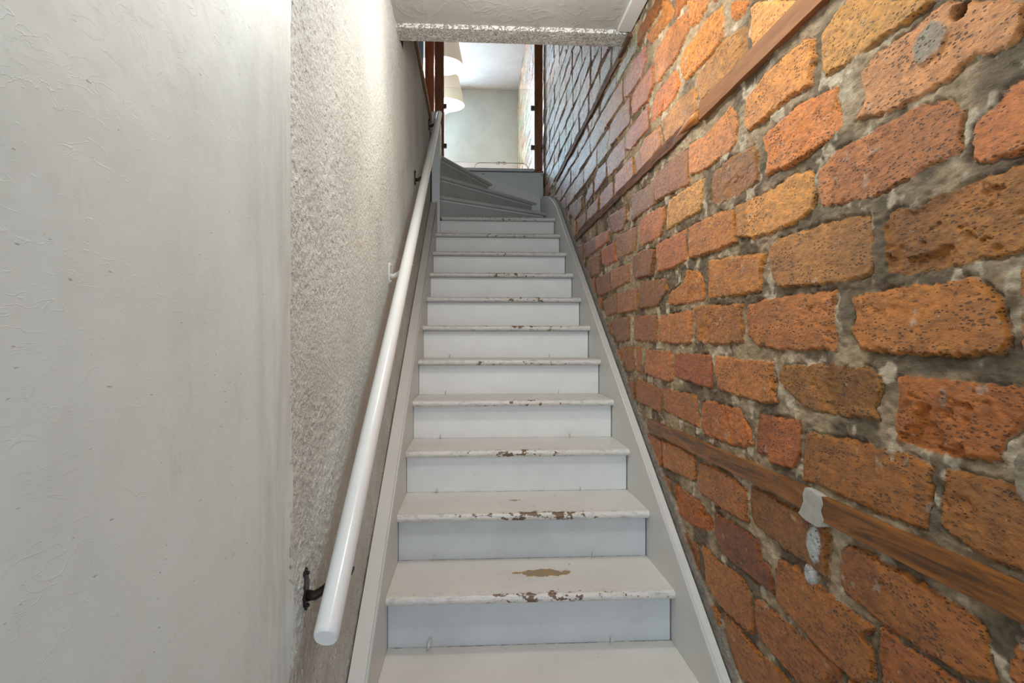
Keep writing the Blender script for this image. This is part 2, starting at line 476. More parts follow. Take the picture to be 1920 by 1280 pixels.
def wall_fields(y, z):
    """y,z 2-D arrays (monotone rows/cols) -> height (towards the room), colour, rug"""
    H = np.zeros_like(y); shp = y.shape
    # mortar bed: lumpy
    ya = y * .5
    m1 = fbm(y * .75, z, .045, 3, 3, .6); m2 = fbm(ya, z, .008, 9, 1, .6)
    H = .0005 + .013 * (m1 - .5) + .003 * (m2 - .5)
    mc0 = np.array(srgb(176, 154, 124)); mc1 = np.array(srgb(118, 103, 83)); mc2 = np.array(srgb(204, 188, 162))
    t = sstep(fbm(y, z, .11, 21, 3), .38, .62)[..., None]
    C = mc0 * (1 - t) + mc1 * t
    t = sstep(fbm(y, z, .05, 31, 4), .60, .70)[..., None]
    C = C * (1 - t) + mc2 * t
    RUG = np.full(shp, 1.0)
    ys = y[0]; zs = z[:, 0]
    jit = .010 * (fbm(y, z, .022, 41, 3, .6) - .5) + .004 * (vnoise(y, z, .006, 43) - .5)
    rough_n = fbm(ya, z, .024, 51, 4, .65)
    grain = vnoise(ya, z, .0065, 57)
    broad = fbm(y, z, .16, 61, 2)
    rs = np.random.RandomState(4)
    for col, rug, P, dig in BL:
        off = rs.uniform(-.002, .003); ty = rs.uniform(-.02, .02); tz = rs.uniform(-.04, .04); hue = rs.uniform(0, 1)
        m = .02
        j0, j1 = np.searchsorted(ys, [P[:, 0].min() - m, P[:, 0].max() + m])
        i0, i1 = np.searchsorted(zs, [P[:, 1].min() - m, P[:, 1].max() + m])
        if j1 - j0 < 2 or i1 - i0 < 2: continue
        sl = (slice(i0, i1), slice(j0, j1))
        yy = y[sl]; zz = z[sl]
        d = np.full(yy.shape, 1e9); ins = np.zeros(yy.shape, bool)
        n = len(P)
        for k in range(n):
            ax, az = P[k]; bx, bz = P[(k + 1) % n]
            ex, ez = bx - ax, bz - az
            tt = np.clip(((yy - ax) * ex + (zz - az) * ez) / (ex * ex + ez * ez + 1e-12), 0, 1)
            d = np.minimum(d, np.hypot(yy - ax - tt * ex, zz - az - tt * ez))
            c = ((az > zz) != (bz > zz)) & (yy < (bx - ax) * (zz - az) / (bz - az + 1e-12) + ax)
            ins ^= c
        sd = np.where(ins, d, -d) + jit[sl] - .001
        k = sstep(sd, -.001, .0055)
        mk = sstep(sd, -.0006, .0012)
        cy, cz = P[:, 0].mean(), P[:, 1].mean()
        rn = rough_n[sl]
        amp = [.0016, .0042, .011][rug]
        hb = .0055 + off + ty * (yy - cy) + tz * (zz - cz) + amp * (rn - .5) + .0012 * (grain[sl] - .5)
        if rug:   # spalled hollows
            hb -= [0, .004, .010][rug] * sstep(broad[sl] + .5 * (rn - .5), .52, .66)
        H[sl] = H[sl] * (1 - k) + hb * k - .0045 * np.exp(-((sd + .001) / .0022) ** 2) * sstep(rn, .40, .55)
        cc = np.array(col)
        v = (rn - .5)[..., None]; bv = (broad[sl] - .5)[..., None]
        cb = cc * (1 + .5 * v + .35 * bv)
        # redder freshly broken spots, darker kiln skin
        red = sstep(rn + .4 * (broad[sl] - .5), .56, .70)[..., None] * (.40 if rug else .10)
        cb = cb * (1 - red) + (cc * np.array([1.0, .90, .84])) * red
        if hue > .8:
            cb = cb * (1 - .35 * sstep(broad[sl], .5, .7)[..., None])
        C[sl] = C[sl] * (1 - mk[..., None]) + cb * mk[..., None]
        RUG[sl] = RUG[sl] * (1 - mk) + (rug * .5 - 1.0) * mk
    # mortar smears creeping over brick faces
    sm = sstep(fbm(y, z, .03, 71, 4, .6), .74, .79) * .6
    C = C * (1 - .8 * sm[..., None]) + np.array(srgb(190, 178, 160)) * .8 * sm[..., None]
    H = H + .0015 * sm
    # mortar fillet run down to the stair string
    line = -.7656 + .5985 * (y - 1.9108) + .115
    line = np.where(y > 4.4, .88 + np.clip(y - 4.4, 0, .5) * .42 + np.clip(y - 4.9, 0, 9) * .25, line)
    g = sstep(z - line + .03 * (fbm(y, z, .05, 111, 3) - .5), .042, .030) * (z > line - .25) * (y > 1.0) * (y < 5.8)
    gc = np.array(srgb(150, 142, 132)) * (.8 + .4 * fbm(y, z, .03, 113, 4)[..., None])
    C = C * (1 - g[..., None]) + gc * g[..., None]
    H = H * (1 - g) + (.0065 + .005 * m1) * g
    RUG = RUG * (1 - g) + g
    # big mortar lump with a hole beside it, high on the near part of the wall
    def blob(cy, cz, ry, rz, h, col):
        nonlocal H, C
        rr = np.hypot((y - cy) / ry, (z - cz) / rz) + .5 * (fbm(y, z, .02, 81, 3) - .5)
        k = sstep(rr, 1.0, .75)
        H = H * (1 - k) + (h + .006 * (fbm(y, z, .015, 91, 3) - .5)) * k
        if col is not None:
            C = C * (1 - k[..., None]) + np.array(col) * k[..., None]
    blob(.872, .428, .042, .028, .018, srgb(160, 145, 124))
    blob(.818, .447, .016, .012, -.035, srgb(60, 56, 52))
    blob(.705, -.158, .028, .036, .016, srgb(158, 145, 124))
    blob(1.185, -.392, .030, .040, .0105, srgb(196, 198, 198))
    blob(1.200, -.455, .020, .024, .0105, srgb(200, 202, 202))
    H = np.minimum(H, .0125)
    return H, C, RUG

def dens(y0, y1, f):
    o = [y0]
    while o[-1] < y1: o.append(o[-1] + f(o[-1]))
    return np.array(o)

def wall_block(ys, zs, base=AX):
    y, z = np.meshgrid(ys, zs)
    H, C, R = wall_fields(y, z)
    # the old wall is not perfectly true
    H = H + .003 * (fbm(y, z, .7, 101, 2) - .5)
    x = base - H
    v = np.stack([x, y, z], -1).reshape(-1, 3)
    c = np.concatenate([C, np.ones(C.shape[:2] + (1,))], -1).reshape(-1, 4)
    return (v, len(zs), len(ys), c, R.ravel(), False)

def brick_material():
    m = NT('old_red_brick')
    at = m.attr('Col', 'GEOMETRY'); rg = m.attr('rug', 'GEOMETRY').outputs['Fac']
    isb = m.ramp(rg, 0.3, -0.1)
    v0 = m.obj(); v = m.mapping(v0, (1, .45, 1.15))
    fine = m.noise(v, 80, 5, 0.7)
    c = m.mix(0.6, at.outputs['Color'], m.mix(m.ramp(fine, 0.3, 0.7), (0.50, 0.50, 0.50), (1.42, 1.42, 1.42)), 'MULTIPLY')
    # hue drift within a brick
    n3 = m.noise(v, 16, 4, 0.6)
    c = m.mix(m.math('MULTIPLY', m.ramp(n3, 0.45, 0.75), m.math('MULTIPLY', isb, 0.4)), c, m.mix(1.0, c, (0.86, 0.80, 0.76), 'MULTIPLY'))
    # dark pin holes and short cracks in the fired face
    pv = m.mapping(v0, (1, .48, 1.15))
    p1 = m.vor(pv, 170); p2 = m.noise(v, 24, 3)
    pit = m.ramp(m.math('SUBTRACT', p1, m.math('MULTIPLY', m.ramp(p2, 0.30, 0.62, 0.12, 1.0), 0.36)), 0.0, -0.08)
    pv2 = m.mapping(v0, (1, .36, 1.1))
    p3 = m.noise(pv2, 130, 4, 0.65)
    pit2 = m.ramp(p3, 0.61, 0.655)
    pits = m.math('MULTIPLY', m.math('MAXIMUM', pit, m.math('MULTIPLY', pit2, 0.8)), m.math('ADD', m.math('MULTIPLY', isb, 0.75), 0.15))
    c = m.mix(m.math('MULTIPLY', pits, 0.85), c, srgb(62, 42, 30))
    # pale flecks of lime
    fl = m.noise(v, 90, 3, 0.55)
    c = m.mix(m.math('MULTIPLY', m.ramp(fl, 0.72, 0.76), 0.6), c, srgb(215, 205, 190))
    m.color(c)
    m.rough(m.math('ADD', m.math('MULTIPLY', isb, -0.47), 0.84))
    m.b.inputs['Specular IOR Level'].default_value = 0.36
    hh = m.math('SUBTRACT', m.math('ADD', m.math('MULTIPLY', m.noise(v, 120, 6, 0.75), 1.0), 0.0), m.math('MULTIPLY', pits, 0.55))
    m.bump(hh, 0.006, 1.0)
    return m.m

BRICK = brick_material()
near_y = dens(0.60, 2.80, lambda t: .0019 + .0009 * max(0, t - .8))
blocks = [
    wall_block(dens(-.9, .61, lambda t: .011), dens(-1.45, 1.75, lambda t: .011)),
    wall_block(near_y, dens(-1.02, 1.36, lambda t: .0026)),
    wall_block(dens(.60, 2.80, lambda t: .015), dens(-1.45, -1.01, lambda t: .015)),
    wall_block(dens(2.79, 9.42, lambda t: .0055 + .0016 * max(0, t - 3)), dens(-.70, 3.80, lambda t: .0042)),
    wall_block(dens(-.9, 2.80, lambda t: .03), dens(1.35, 3.80, lambda t: .03)),
]
wr = grid_mesh('wall_right', blocks, BRICK)
tag(wr, 'old orange red brick wall with rough grey lime mortar, right of the stairs', kind='structure')

# ------------------------------------------------------------------ plaster walls
WALLX = -0.313
def roughcast_material():
    m = NT('roughcast_paint')
    v = m.obj()
    xyz = m.sep(v)
    n = m.noise(v, 3, 4, 0.6)
    base = m.mix(m.ramp(n, 0.35, 0.7), srgb(222, 225, 220), srgb(205, 208, 203))
    # handled, greyer band low down behind the rail
    low = m.math('ADD', xyz[2], m.math('MULTIPLY', xyz[1], -0.5985))
    soil = m.math('MULTIPLY', m.ramp(low, -1.15, -1.55), m.ramp(m.noise(v, 7, 5, 0.65), 0.3, 0.6, 0.35, 1.0))
    base = m.mix(m.math('MULTIPLY', soil, 0.45), base, srgb(168, 158, 144))
    pit = m.ramp(m.noise(m.mapping(v, (1, 1, .7)), 75, 3, 0.55), 0.345, 0.29)
    gate = m.ramp(m.noise(v, 9, 3), 0.42, 0.62)
    base = m.mix(m.math('MULTIPLY', m.math('MULTIPLY', pit, gate), 0.75), base, srgb(112, 106, 98))
    m.color(base); m.rough(0.8)
    b1 = m.noise(v, 135, 4, 0.62); b2 = m.noise(v, 58, 3, 0.5)
    m.bump(m.math('ADD', m.ramp(b1, 0.35, 0.7), m.math('MULTIPLY', m.ramp(b2, 0.4, 0.65), 0.8)), 0.003, 0.8)
    return m.m
ROUGH = roughcast_material()

def left_block(ys, zs):
    y, z = np.meshgrid(ys, zs)
    a = fbm(y, z, .011, 201, 2, .5); b = fbm(y, z, .028, 207, 2)
    near = sstep(y, 2.0, 1.15)
    h = (.0012 + .0012 * near) * sstep(a, .42, .66) + .0016 * (b - .5) + .006 * (fbm(y, z, .5, 211, 2) - .5)
    flat = sstep(fbm(y, z, .22, 215, 2), .60, .70) * .7
    h = h * (1 - flat)
    v = np.stack([WALLX + h, y, z], -1).reshape(-1, 3)
    return (v, len(zs), len(ys), None, None, True)
wl = grid_mesh('wall_left', [left_block(dens(1.105, 2.9, lambda t: .0028 + .0012 * (t - 1.1)), dens(-1.12, 1.31, lambda t: .0032)),
                             left_block(dens(2.89, 4.98, lambda t: .014), dens(-.9, 1.605, lambda t: .014)),
                             left_block(dens(1.105, 2.9, lambda t: .03), dens(-1.45, -1.11, lambda t: .03))], ROUGH)
tag(wl, 'white painted roughcast stair wall behind the handrail', kind='structure')
wl_core = box('wall_left_core', -.43, WALLX - .008, -2.0, 5.80, -1.45, 1.30, ROUGH)
box('wall_left_head', -.43, WALLX - .008, 2.74, 5.80, 1.30, 1.60, ROUGH)['kind'] = 'structure'
box('wall_leak_stop', -.43, .66, 5.86, 5.92, -1.5, 1.42, ROUGH)['kind'] = 'structure'  # unseen wall, added to stop light leaking in under the stairs
tag(wl_core, kind='structure')

def smooth_wall_material():
    m = NT('smooth_painted_plaster')
    v = m.obj()
    n = m.noise(m.mapping(v, (1, 1, .45)), 2.6, 5, 0.6)
    c = m.mix(m.ramp(n, 0.40, 0.72), srgb(232, 245, 246), srgb(214, 227, 227))
    xyz = m.sep(v)
    # rubbed strip beside the corner and hand marks
    rub = m.math('MULTIPLY', m.ramp(xyz[1], .86, 1.08), m.ramp(m.noise(m.mapping(v, (3, 3, .5)), 6, 5, 0.7), 0.36, 0.66))
    c = m.mix(m.math('MULTIPLY', rub, 0.5), c, srgb(184, 180, 174))
    st = m.ramp(m.noise(m.mapping(v, (2.2, 1, .5)), 7, 6, 0.7), 0.60, 0.74)
    c = m.mix(m.math('MULTIPLY', st, 0.30), c, srgb(176, 174, 170))
    sc = m.noise(m.mapping(v, (3, 3, 12)), 22, 2, 0.5)
    c = m.mix(m.math('MULTIPLY', m.ramp(sc, 0.745, 0.765), 0.55), c, srgb(120, 116, 112))
    m.color(c); m.rough(0.5)
    h1 = m.noise(v, 6, 5, 0.5)
    tr = m.noise(m.mapping(v, (1, 1, 3.5)), 10, 3, 0.5, 1.5)
    h2 = m.ramp(m.math('ABSOLUTE', m.math('SUBTRACT', tr, 0.5)), 0.0, 0.008, 1.0, 0.0)
    m.bump(m.math('ADD', m.math('MULTIPLY', h1, 1.0), m.math('MULTIPLY', h2, 0.035)), 0.010, 0.5)
    return m.m
SMOOTH = smooth_wall_material()
def smooth_block(ys, zs):
    y, z = np.meshgrid(ys, zs)
    edge = 1.122 + .05 * sstep(z, .1, -1.0) + (.016 * (fbm(y, z, .06, 301, 4, .6) - .5))
    h = .004 * (fbm(y, z, .35, 305, 3) - .5) + .0012 * (fbm(y, z, .06, 307, 3) - .5)
    h = h + .0015 - .0065 * sstep(y, edge - .014, edge + .006)
    v = np.stack([WALLX + h, y, z], -1).reshape(-1, 3)
    return (v, len(zs), len(ys), None, None, True)
wf = grid_mesh('wall_left_hall', [smooth_block(dens(.30, 1.19, lambda t: .003 if t < 1.08 else .0015), dens(-1.02, 1.31, lambda t: .005)),
                                  smooth_block(dens(-2.0, .31, lambda t: .04), dens(-1.45, 1.31, lambda t: .04)),
                                  smooth_block(dens(.30, 1.19, lambda t: .04), dens(-1.45, -1.01, lambda t: .04))], SMOOTH)
tag(wf, 'smooth white plaster wall beside the foot of the stairs', kind='structure')

def ceiling_material(name, base, rough_scale, dist, strength):
    m = NT(name)
    v = m.obj()
    n = m.noise(v, 5, 5, 0.6)
    m.color(m.mix(m.ramp(n, 0.35, 0.7), base, tuple(x * .88 for x in base))); m.rough(0.6)
    a = m.noise(v, rough_scale, 3, 0.5, 1.0)
    h = m.ramp(m.math('ABSOLUTE', m.math('SUBTRACT', a, 0.5)), 0.0, 0.05, 1.0, 0.0)
    m.bump(m.math('ADD', m.math('MULTIPLY', h, 0.5), n), dist, strength)
    return m.m
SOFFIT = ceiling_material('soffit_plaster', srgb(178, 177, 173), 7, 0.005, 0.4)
STIPPLE = ceiling_material('stippled_plaster', srgb(214, 212, 206), 55, 0.020, 1.0)
PLASTER = ceiling_material('upper_room_paint', srgb(204, 202, 196), 4, 0.002, 0.4)

sf = box('ceiling', -.43, .655, -2.0, 2.614, 1.30, 1.42, SOFFIT)
tag(sf, 'white plaster soffit above the foot of the stairs', kind='structure')
bm = add_box(bmesh.new(), -.43, .650, 2.614, 2.735, 1.283, 1.60, .004)
bb = mesh_obj('trim_1', bm, STIPPLE); tag(bb, 'stippled white plaster beam edge across the stairwell', kind='structure')
bm = add_box(bmesh.new(), .600, .658, -2.0, 2.600, 1.284, 1.301, .002)
tb = mesh_obj('trim_2', bm, STRINGW); tag(tb, 'white painted batten along the soffit beside the bricks', kind='structure')
bm = add_box(bmesh.new(), .648, .668, 2.60, 2.80, 1.266, 1.284, .002)
OAKD = wood('dark_timber_and_shadow', srgb(112, 80, 54), srgb(74, 52, 36), 'Y', 0.7)
tb = mesh_obj('trim_3', bm, OAKD); tag(tb, 'dark timber end under the beam at the brick wall', kind='structure')

# upper floor and upper room shell
FLOORM = wood('floor_boards', srgb(150, 110, 75), srgb(120, 84, 55), 'Y', 0.4)
uf = bmesh.new()
add_box(uf, -3.0, -.33, 2.735, 9.35, 1.42, 1.575)
add_box(uf, -3.0, .655, -.9, 2.614, 1.425, 1.60)
add_box(uf, -.33, .655, 5.83, 9.35, 1.42, 1.575)
ufo = mesh_obj('floor_upper', uf, FLOORM); tag(ufo, kind='structure')
box('floor', -.43, .66, -2.0, 5.9, -1.50, -1.445, FLOORM); tag(bpy.data.objects['floor'], kind='structure')
cl = box('ceiling_upper', -3.0, .66, -.9, 9.40, 3.70, 3.80, PLASTER); tag(cl, kind='structure')
fw = bmesh.new()
WX0, WX1, WZ0, WZ1 = -1.5, -.52, 2.35, 3.68
add_box(fw, WX1, .66, 9.32, 9.45, 1.45, 3.70)
add_box(fw, -3.0, WX0, 9.32, 9.45, 1.45, 3.70)
add_box(fw, WX0, WX1, 9.32, 9.45, 1.45, WZ0)
add_box(fw, WX0, WX1, 9.32, 9.45, WZ1, 3.70)
fwo = mesh_obj('wall_back', fw, PLASTER); tag(fwo, 'white painted far wall of the upper room', kind='structure')
bwl = box('wall_upper_left', -3.1, -3.0, -.9, 9.40, 1.45, 3.80, PLASTER); tag(bwl, kind='structure')
bwl = box('wall_upper_near', -3.0, .66, -1.0, -.9, 1.45, 3.80, PLASTER); tag(bwl, kind='structure')
wnf = bmesh.new()
for a in ((WX0, WX0 + .05, WZ0, WZ1), (WX1 - .05, WX1, WZ0, WZ1), (WX0, WX1, WZ0, WZ0 + .05), (WX0, WX1, WZ1 - .05, WZ1), (WX0, WX1, 2.86, 2.90)):
    add_box(wnf, a[0], a[1], 9.34, 9.39, a[2], a[3])
wn = mesh_obj('window_1', wnf, STRINGW); tag(wn, kind='structure')

# ------------------------------------------------------------------ staircase
TH, XL, XR = .0623, -.2584, .6216
Y0, G, Z0, RI = 1.9108, .2837, -.7656, .1698
stair = empty('staircase', (.18, 1.0, -1.445))
tag(stair, 'narrow white painted wooden staircase with chipped treads climbing between the walls', 'staircase')
OX, OY, OZ = stair.location
def part(name, bm, mat, parent, origin=None, smooth=False):
    """mesh given in world coordinates; origin sets the object's own zero"""
    ox, oy, oz = origin if origin else tuple(parent.location)
    bmesh.ops.translate(bm, verts=bm.verts[:], vec=(-ox, -oy, -oz))
    o = mesh_obj(name, bm, mat, None, smooth)
    o.parent = parent
    pl = Vector((0, 0, 0)); q = parent
    while q: pl += q.location; q = q.parent
    o.location = Vector((ox, oy, oz)) - pl
    return o
XM = (XL + XR) / 2
TT = .027
OH = .046
for n in range(-3, 11):
    y = Y0 + G * n; z = Z0 + RI * n
    yb = Y0 + G * (n + 1) + OH + .016
    if n == 10: yb = 5.5
    r = TT / 2
    prof = [(yb, z), ] + [(y + r - r * math.sin(a) * 1.0, z - r + r * math.cos(a)) for a in [math.pi * k / 10 for k in range(11)]] + [(yb, z - TT)]
    bm = prism(bmesh.new(), prof, 'X', XL, XR)
    if n == 10:   # last straight step runs back under the winder
        bm.free(); bm = prism(bmesh.new(), [(a, b) if a < 5 else (4.98, b) for a, b in prof], 'X', XL + .03, XR)
    o = part('tread', bm, TREADW, stair, (XM, y, z))
    smooth_by_angle(o, 40)
    o['seed'] = n * 1.37 + 9.0
    o['wear'] = {-1: .72, 0: .95, 1: 1.05, 2: .85, 3: .75, 4: .7}.get(n, .72)
    px = {-1: (.05, .060, .0), 0: (.055, .180, .085), 1: (-.02, .185, .022)}.get(n, (0, 0, 0))
    o['patch_x'], o['patch_y'], o['patch_r'] = px
    # riser under this nosing
    if n > -3 or True:
        zl = z - RI + .0002 if n > -3 else -1.445
        bm = add_box(bmesh.new(), XL + .001, XR - .003, y + OH, y + OH + .018, zl, z - TT, 0)
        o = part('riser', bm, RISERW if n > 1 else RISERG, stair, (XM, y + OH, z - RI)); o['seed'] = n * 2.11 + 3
        # small cover strip tucked under the nosing
        if n > 1:
            bm = add_box(bmesh.new(), XL + .001, XR - .004, y + OH - .006, y + OH, z - TT - .011, z - TT - .0015, .001, 1)
            o = part('cover_strip', bm, RISERW, stair, (XM, y + OH, z)); o['seed'] = n

# winders turning left round the newel post
BY = 5.80     # far board
zw = [Z0 + RI * (10 + k) for k in (1, 2, 3)]
wl_ = [((-.240, 4.800), (.6216, 5.384)), ((-.240, 4.868), (.600, BY)), ((-.240, 4.920), (.190, BY))]
def winder(k):
    (ax, ay), (bx, by) = wl_[k]
    z = zw[k]
    A = Vector((ax, ay)); B = Vector((bx, by))
    d = (B - A).normalized(); nrm = Vector((-d.y, d.x))      # away from the climber
    # body of the tread: swept rounded nose + slab behind
    bm = bmesh.new()
    r = TT / 2
    secs = []
    for P in (A, B):
        ring = []
        for a in [math.pi * i / 10 for i in range(11)]:
            q = P + nrm * (r - r * math.sin(a))
            ring.append(bm.verts.new((q.x, q.y, z - r + r * math.cos(a))))
        q = P + nrm * .05
        ring.append(bm.verts.new((q.x, q.y, z - TT)))
        ring.append(bm.verts.new((q.x, q.y, z)))
        secs.append(ring)
    m = len(secs[0])
    for i in range(m):
        bm.faces.new([secs[0][i], secs[0][(i + 1) % m], secs[1][(i + 1) % m], secs[1][i]])
    bm.faces.new(secs[0]); bm.faces.new(secs[1][::-1])
    # slab filling back to the corner
    if k == 0:
        poly = [A + nrm * .04, B + nrm * .04, Vector((.6216, BY)), Vector((-.24, BY))]
    elif k == 1:
        poly = [A + nrm * .04, B + nrm * .04 + d * -.03, Vector((.57, BY)), Vector((-.24, BY))]
    else:
        poly = [A + nrm * .04, B + nrm * .04 + d * -.03, Vector((.15, BY)), Vector((-.24, BY))]
    prism(bm, [(p.x, p.y) for p in poly], 'Z', z - TT, z - .0004)
    o = part('winder_tread', bm, WINDW, stair, (ax, ay, z)); smooth_by_angle(o, 40)
    o['seed'] = 20 + k * 3.3; o['wear'] = .30; o['patch_x'] = o['patch_y'] = o['patch_r'] = 0.0
    # riser
    bm = bmesh.new()
    q = [A + nrm * .034, B + nrm * .034, B + nrm * .052, A + nrm * .052]
    prism(bm, [(p.x, p.y) for p in q], 'Z', z - RI + .001, z - TT)
    o = part('winder_riser', bm, GREYR, stair, (ax, ay, z - RI)); o['seed'] = 31 + k
    bm = bmesh.new()
    q = [A + nrm * .028, B + nrm * .028, B + nrm * .034, A + nrm * .034]
    prism(bm, [(p.x, p.y) for p in q], 'Z', z - TT - .012, z - TT - .002)
    o = part('cover_strip', bm, RISERW, stair, (ax, ay, z)); o['seed'] = 41 + k
for k in range(3): winder(k)

# wall strings
SL = RI / G
def nose(yv): return Z0 + SL * (yv - Y0)
CC = .115
top = [(1.0, nose(1.0) + CC), (4.36, nose(4.36) + CC - .02), (4.52, .895), (4.62, .955), (4.74, 1.018), (4.88, 1.080), (5.05, 1.142), (5.22, 1.194), (5.42, 1.244), (5.62, 1.282), (BY - .002, 1.306)]
bot = [(BY - .002, 1.0), (4.9, .62), (1.0 + .0, nose(1.0) - .35)]
bm = prism(bmesh.new(), [(1.0, nose(1.0) - .35)] + top + [(BY - .002, .95), (4.7, .55)], 'X', XR + .0005, .6512)
o = part('wall_string', bm, STRINGW, stair, (.64, 2.5, -.4)); o['seed'] = 5.0; o['label'] = 'right wall string curving over at the top'
# bead along the inner edge of the cap
bm = bmesh.new()
tube(bm, [(XR + .0045, a, b + .0012) for a, b in top], .0035, 8)
bo = mesh_obj('string_bead', bm, STRINGW, None, True); bo.parent = o; bo.location = -Vector((.64, 2.5, -.4))
topL = [(.98, nose(.98) + CC), (4.719, nose(4.719) + CC)]
bm = prism(bmesh.new(), [(.98, nose(.98) - .35)] + topL + [(4.719, .55)], 'X', -.308, XL - .0005)
o = part('wall_string', bm, STRINGW, stair, (-.28, 2.5, -.4)); o['seed'] = 7.0; o['label'] = 'left wall string below the handrail'
bm = bmesh.new(); tube(bm, [(XL - .0045, a, b + .0012) for a, b in topL], .0035, 8)
bo = mesh_obj('string_bead', bm, STRINGW, None, True); bo.parent = o; bo.location = -Vector((-.28, 2.5, -.4))

# newel post with rounded head
pts = [(-.300, .60), (-.2405, .60), (-.2405, 1.655)]
for k in range(1, 9):
    a = math.pi / 2 * k / 8
    pts.append((-.2405 - .045 * (1 - math.cos(a)), 1.655 + .045 * math.sin(a)))
pts += [(-.300, 1.700)]
bm = prism(bmesh.new(), pts, 'Y', 4.722, 4.98)
o = part('newel_post', bm, GREYW, stair, (-.27, 4.85, 1.0)); smooth_by_angle(o, 40); o['seed'] = 2.0

# far board and its sloping skirting
bm = add_box(bmesh.new(), -.243, .649, BY, BY + .03, 1.02, 1.548, .001, 1)
o = part('apron_board', bm, GREYW, stair, (.2, BY, 1.3)); o['seed'] = 12.0
bm = prism(bmesh.new(), [(-.10, 1.0), (-.10, 1.542), (.03, 1.525), (.620, 1.318), (.620, 1.0)], 'Y', BY - .014, BY - .0005)
o = part('skirting_board', bm, RAILW, stair, (.2, BY, 1.3)); o['seed'] = 13.0
bm = add_box(bmesh.new(), -.243, .566, BY - .018, BY + .031, 1.556, 1.582, .008, 3)
o = part('landing_nosing', bm, GREYW, stair, (.2, BY, 1.57)); o['seed'] = 14.0
METAL = plain('dull_screw_metal', srgb(120, 116, 110), 0.4, 0.8)
DARK = plain('blackened_iron', srgb(46, 38, 33), 0.45, 0.4)
for cx, cz in ((.636, 1.528), (.10, 1.528)):
    bm = tube(bmesh.new(), [(cx, BY + .0005, cz), (cx, BY - .002, cz)], .005, 8)
    part('board_screw', bm, DARK, stair, (cx, BY, cz))

# little stair-rod eyes left in the angle of tread and riser
def eye(x, n, size=1.0, twist=0.3):
    y = Y0 + G * (n + 1) + OH; z = Z0 + RI * n
    bm = bmesh.new()
    pts = [(x, y + .004, z + .006 * size), (x, y - .008 * size, z + .007 * size)]
    for k in range(0, 8):
        a = -math.pi / 2 + 2 * math.pi * k / 9
        pts.append((x + twist * .004 * k / 8, y - .013 * size - .005 * size * math.cos(a), z + .010 * size + .006 * size * math.sin(a)))
    tube(bm, pts, .0016 * size, 6)
    part('stair_rod_eye', bm, STRINGW, stair, (x, y, z), True)
for n, a, b in [(-1, -.135, .428), (0, -.135, .425), (1, -.14, .43), (2, -.14, .43), (3, -.13, .42), (4, -.12, .41)]:
    eye(a, n, 1.9 if n == -1 else 1.2, 3 if n == -1 else .5); eye(b, n, 1.3)

# ------------------------------------------------------------------ handrail
rail = empty('handrail', (-.242, 1.07, -.49))
tag(rail, 'round white handrail on iron brackets along the left wall', 'handrail')
RY0, RZ0 = 1.065, -.490
RY1 = 4.66; RZ1 = RZ0 + (RY1 - RY0) * SL
bm = bmesh.new()
d = Vector((0, 1, SL)).normalized()
P0 = Vector((-.242, RY0, RZ0)); P1 = Vector((-.242, RY1, RZ1))
prof = []
N = 24
tube(bm, [P0, P0 + d * .002, P0 + d * .006, P1], [.0180, .0197, .0208, .0208], N, True, 1.08)
o = part('rail', bm, RAILW, rail, tuple(P0)); smooth_by_angle(o, 40); o['seed'] = 3.0
# split running up from the sawn end
bm = bmesh.new()
side = Vector((-.35, -SL * .0, 0))
q = Vector((-.245, RY0 - .0005, RZ0 + .0005))
def bracket(y, zr, white=False):
    """iron bracket: wall plate with a curved arm rising to the underside of the rail"""
    z = zr - .022
    bm = bmesh.new()
    prof2 = []
    for k in range(16):
        a = 2 * math.pi * k / 16
        prof2.append((y + .014 * math.cos(a), z - .028 + .040 * math.sin(a)))
    prism(bm, prof2, 'X', WALLX - .002, WALLX + .007)
    mat = STRINGW if white else DARK
    b = part('bracket', bm, mat, rail, (WALLX, y, z))
    if white: b['label'] = 'white painted bracket'
    bm = bmesh.new()
    pts = [(WALLX + .006, y, z - .040), (WALLX + .022, y, z - .040), (WALLX + .040, y, z - .028), (WALLX + .056, y, z - .010), (WALLX + .071, y, z + .006)]
    tube(bm, pts, [.0105, .009, .008, .007, .008], 10)
    add_box(bm, -.262, -.222, y - .016, y + .018, z + .000, z + .006, .001, 1)
    a = mesh_obj('bracket_arm', bm, mat, None, True)
    bmesh_off = Vector((WALLX, y, z))
    a.parent = b; a.location = -bmesh_off
    for dz in (-.058, .002):
        bm = tube(bmesh.new(), [(WALLX + .006, y, z - .0 + dz), (WALLX + .011, y, z + dz)], [.0045, .003], 8)
        s = mesh_obj('screw', bm, mat, None, True); s.parent = b; s.location = -bmesh_off
for y, wht in ((1.20, False), (2.395, True), (3.44, False), (4.55, False)):
    bracket(y, RZ0 + (y - RY0) * SL, wht)

# ------------------------------------------------------------------ timbers bedded in the brickwork
BROWN = wood('planed_brown_batten', srgb(150, 98, 54), srgb(124, 78, 40), 'Y', 0.75)
VARN = wood('dark_varnished_batten', srgb(158, 98, 38), srgb(80, 48, 18), 'Y', 0.5)
AGED = wood('rough_aged_batten', srgb(128, 80, 44), srgb(64, 40, 24), 'Y', 0.75)
HONEY = wood('honey_split_wood', srgb(196, 128, 56), srgb(150, 88, 34), 'Y', 0.45)

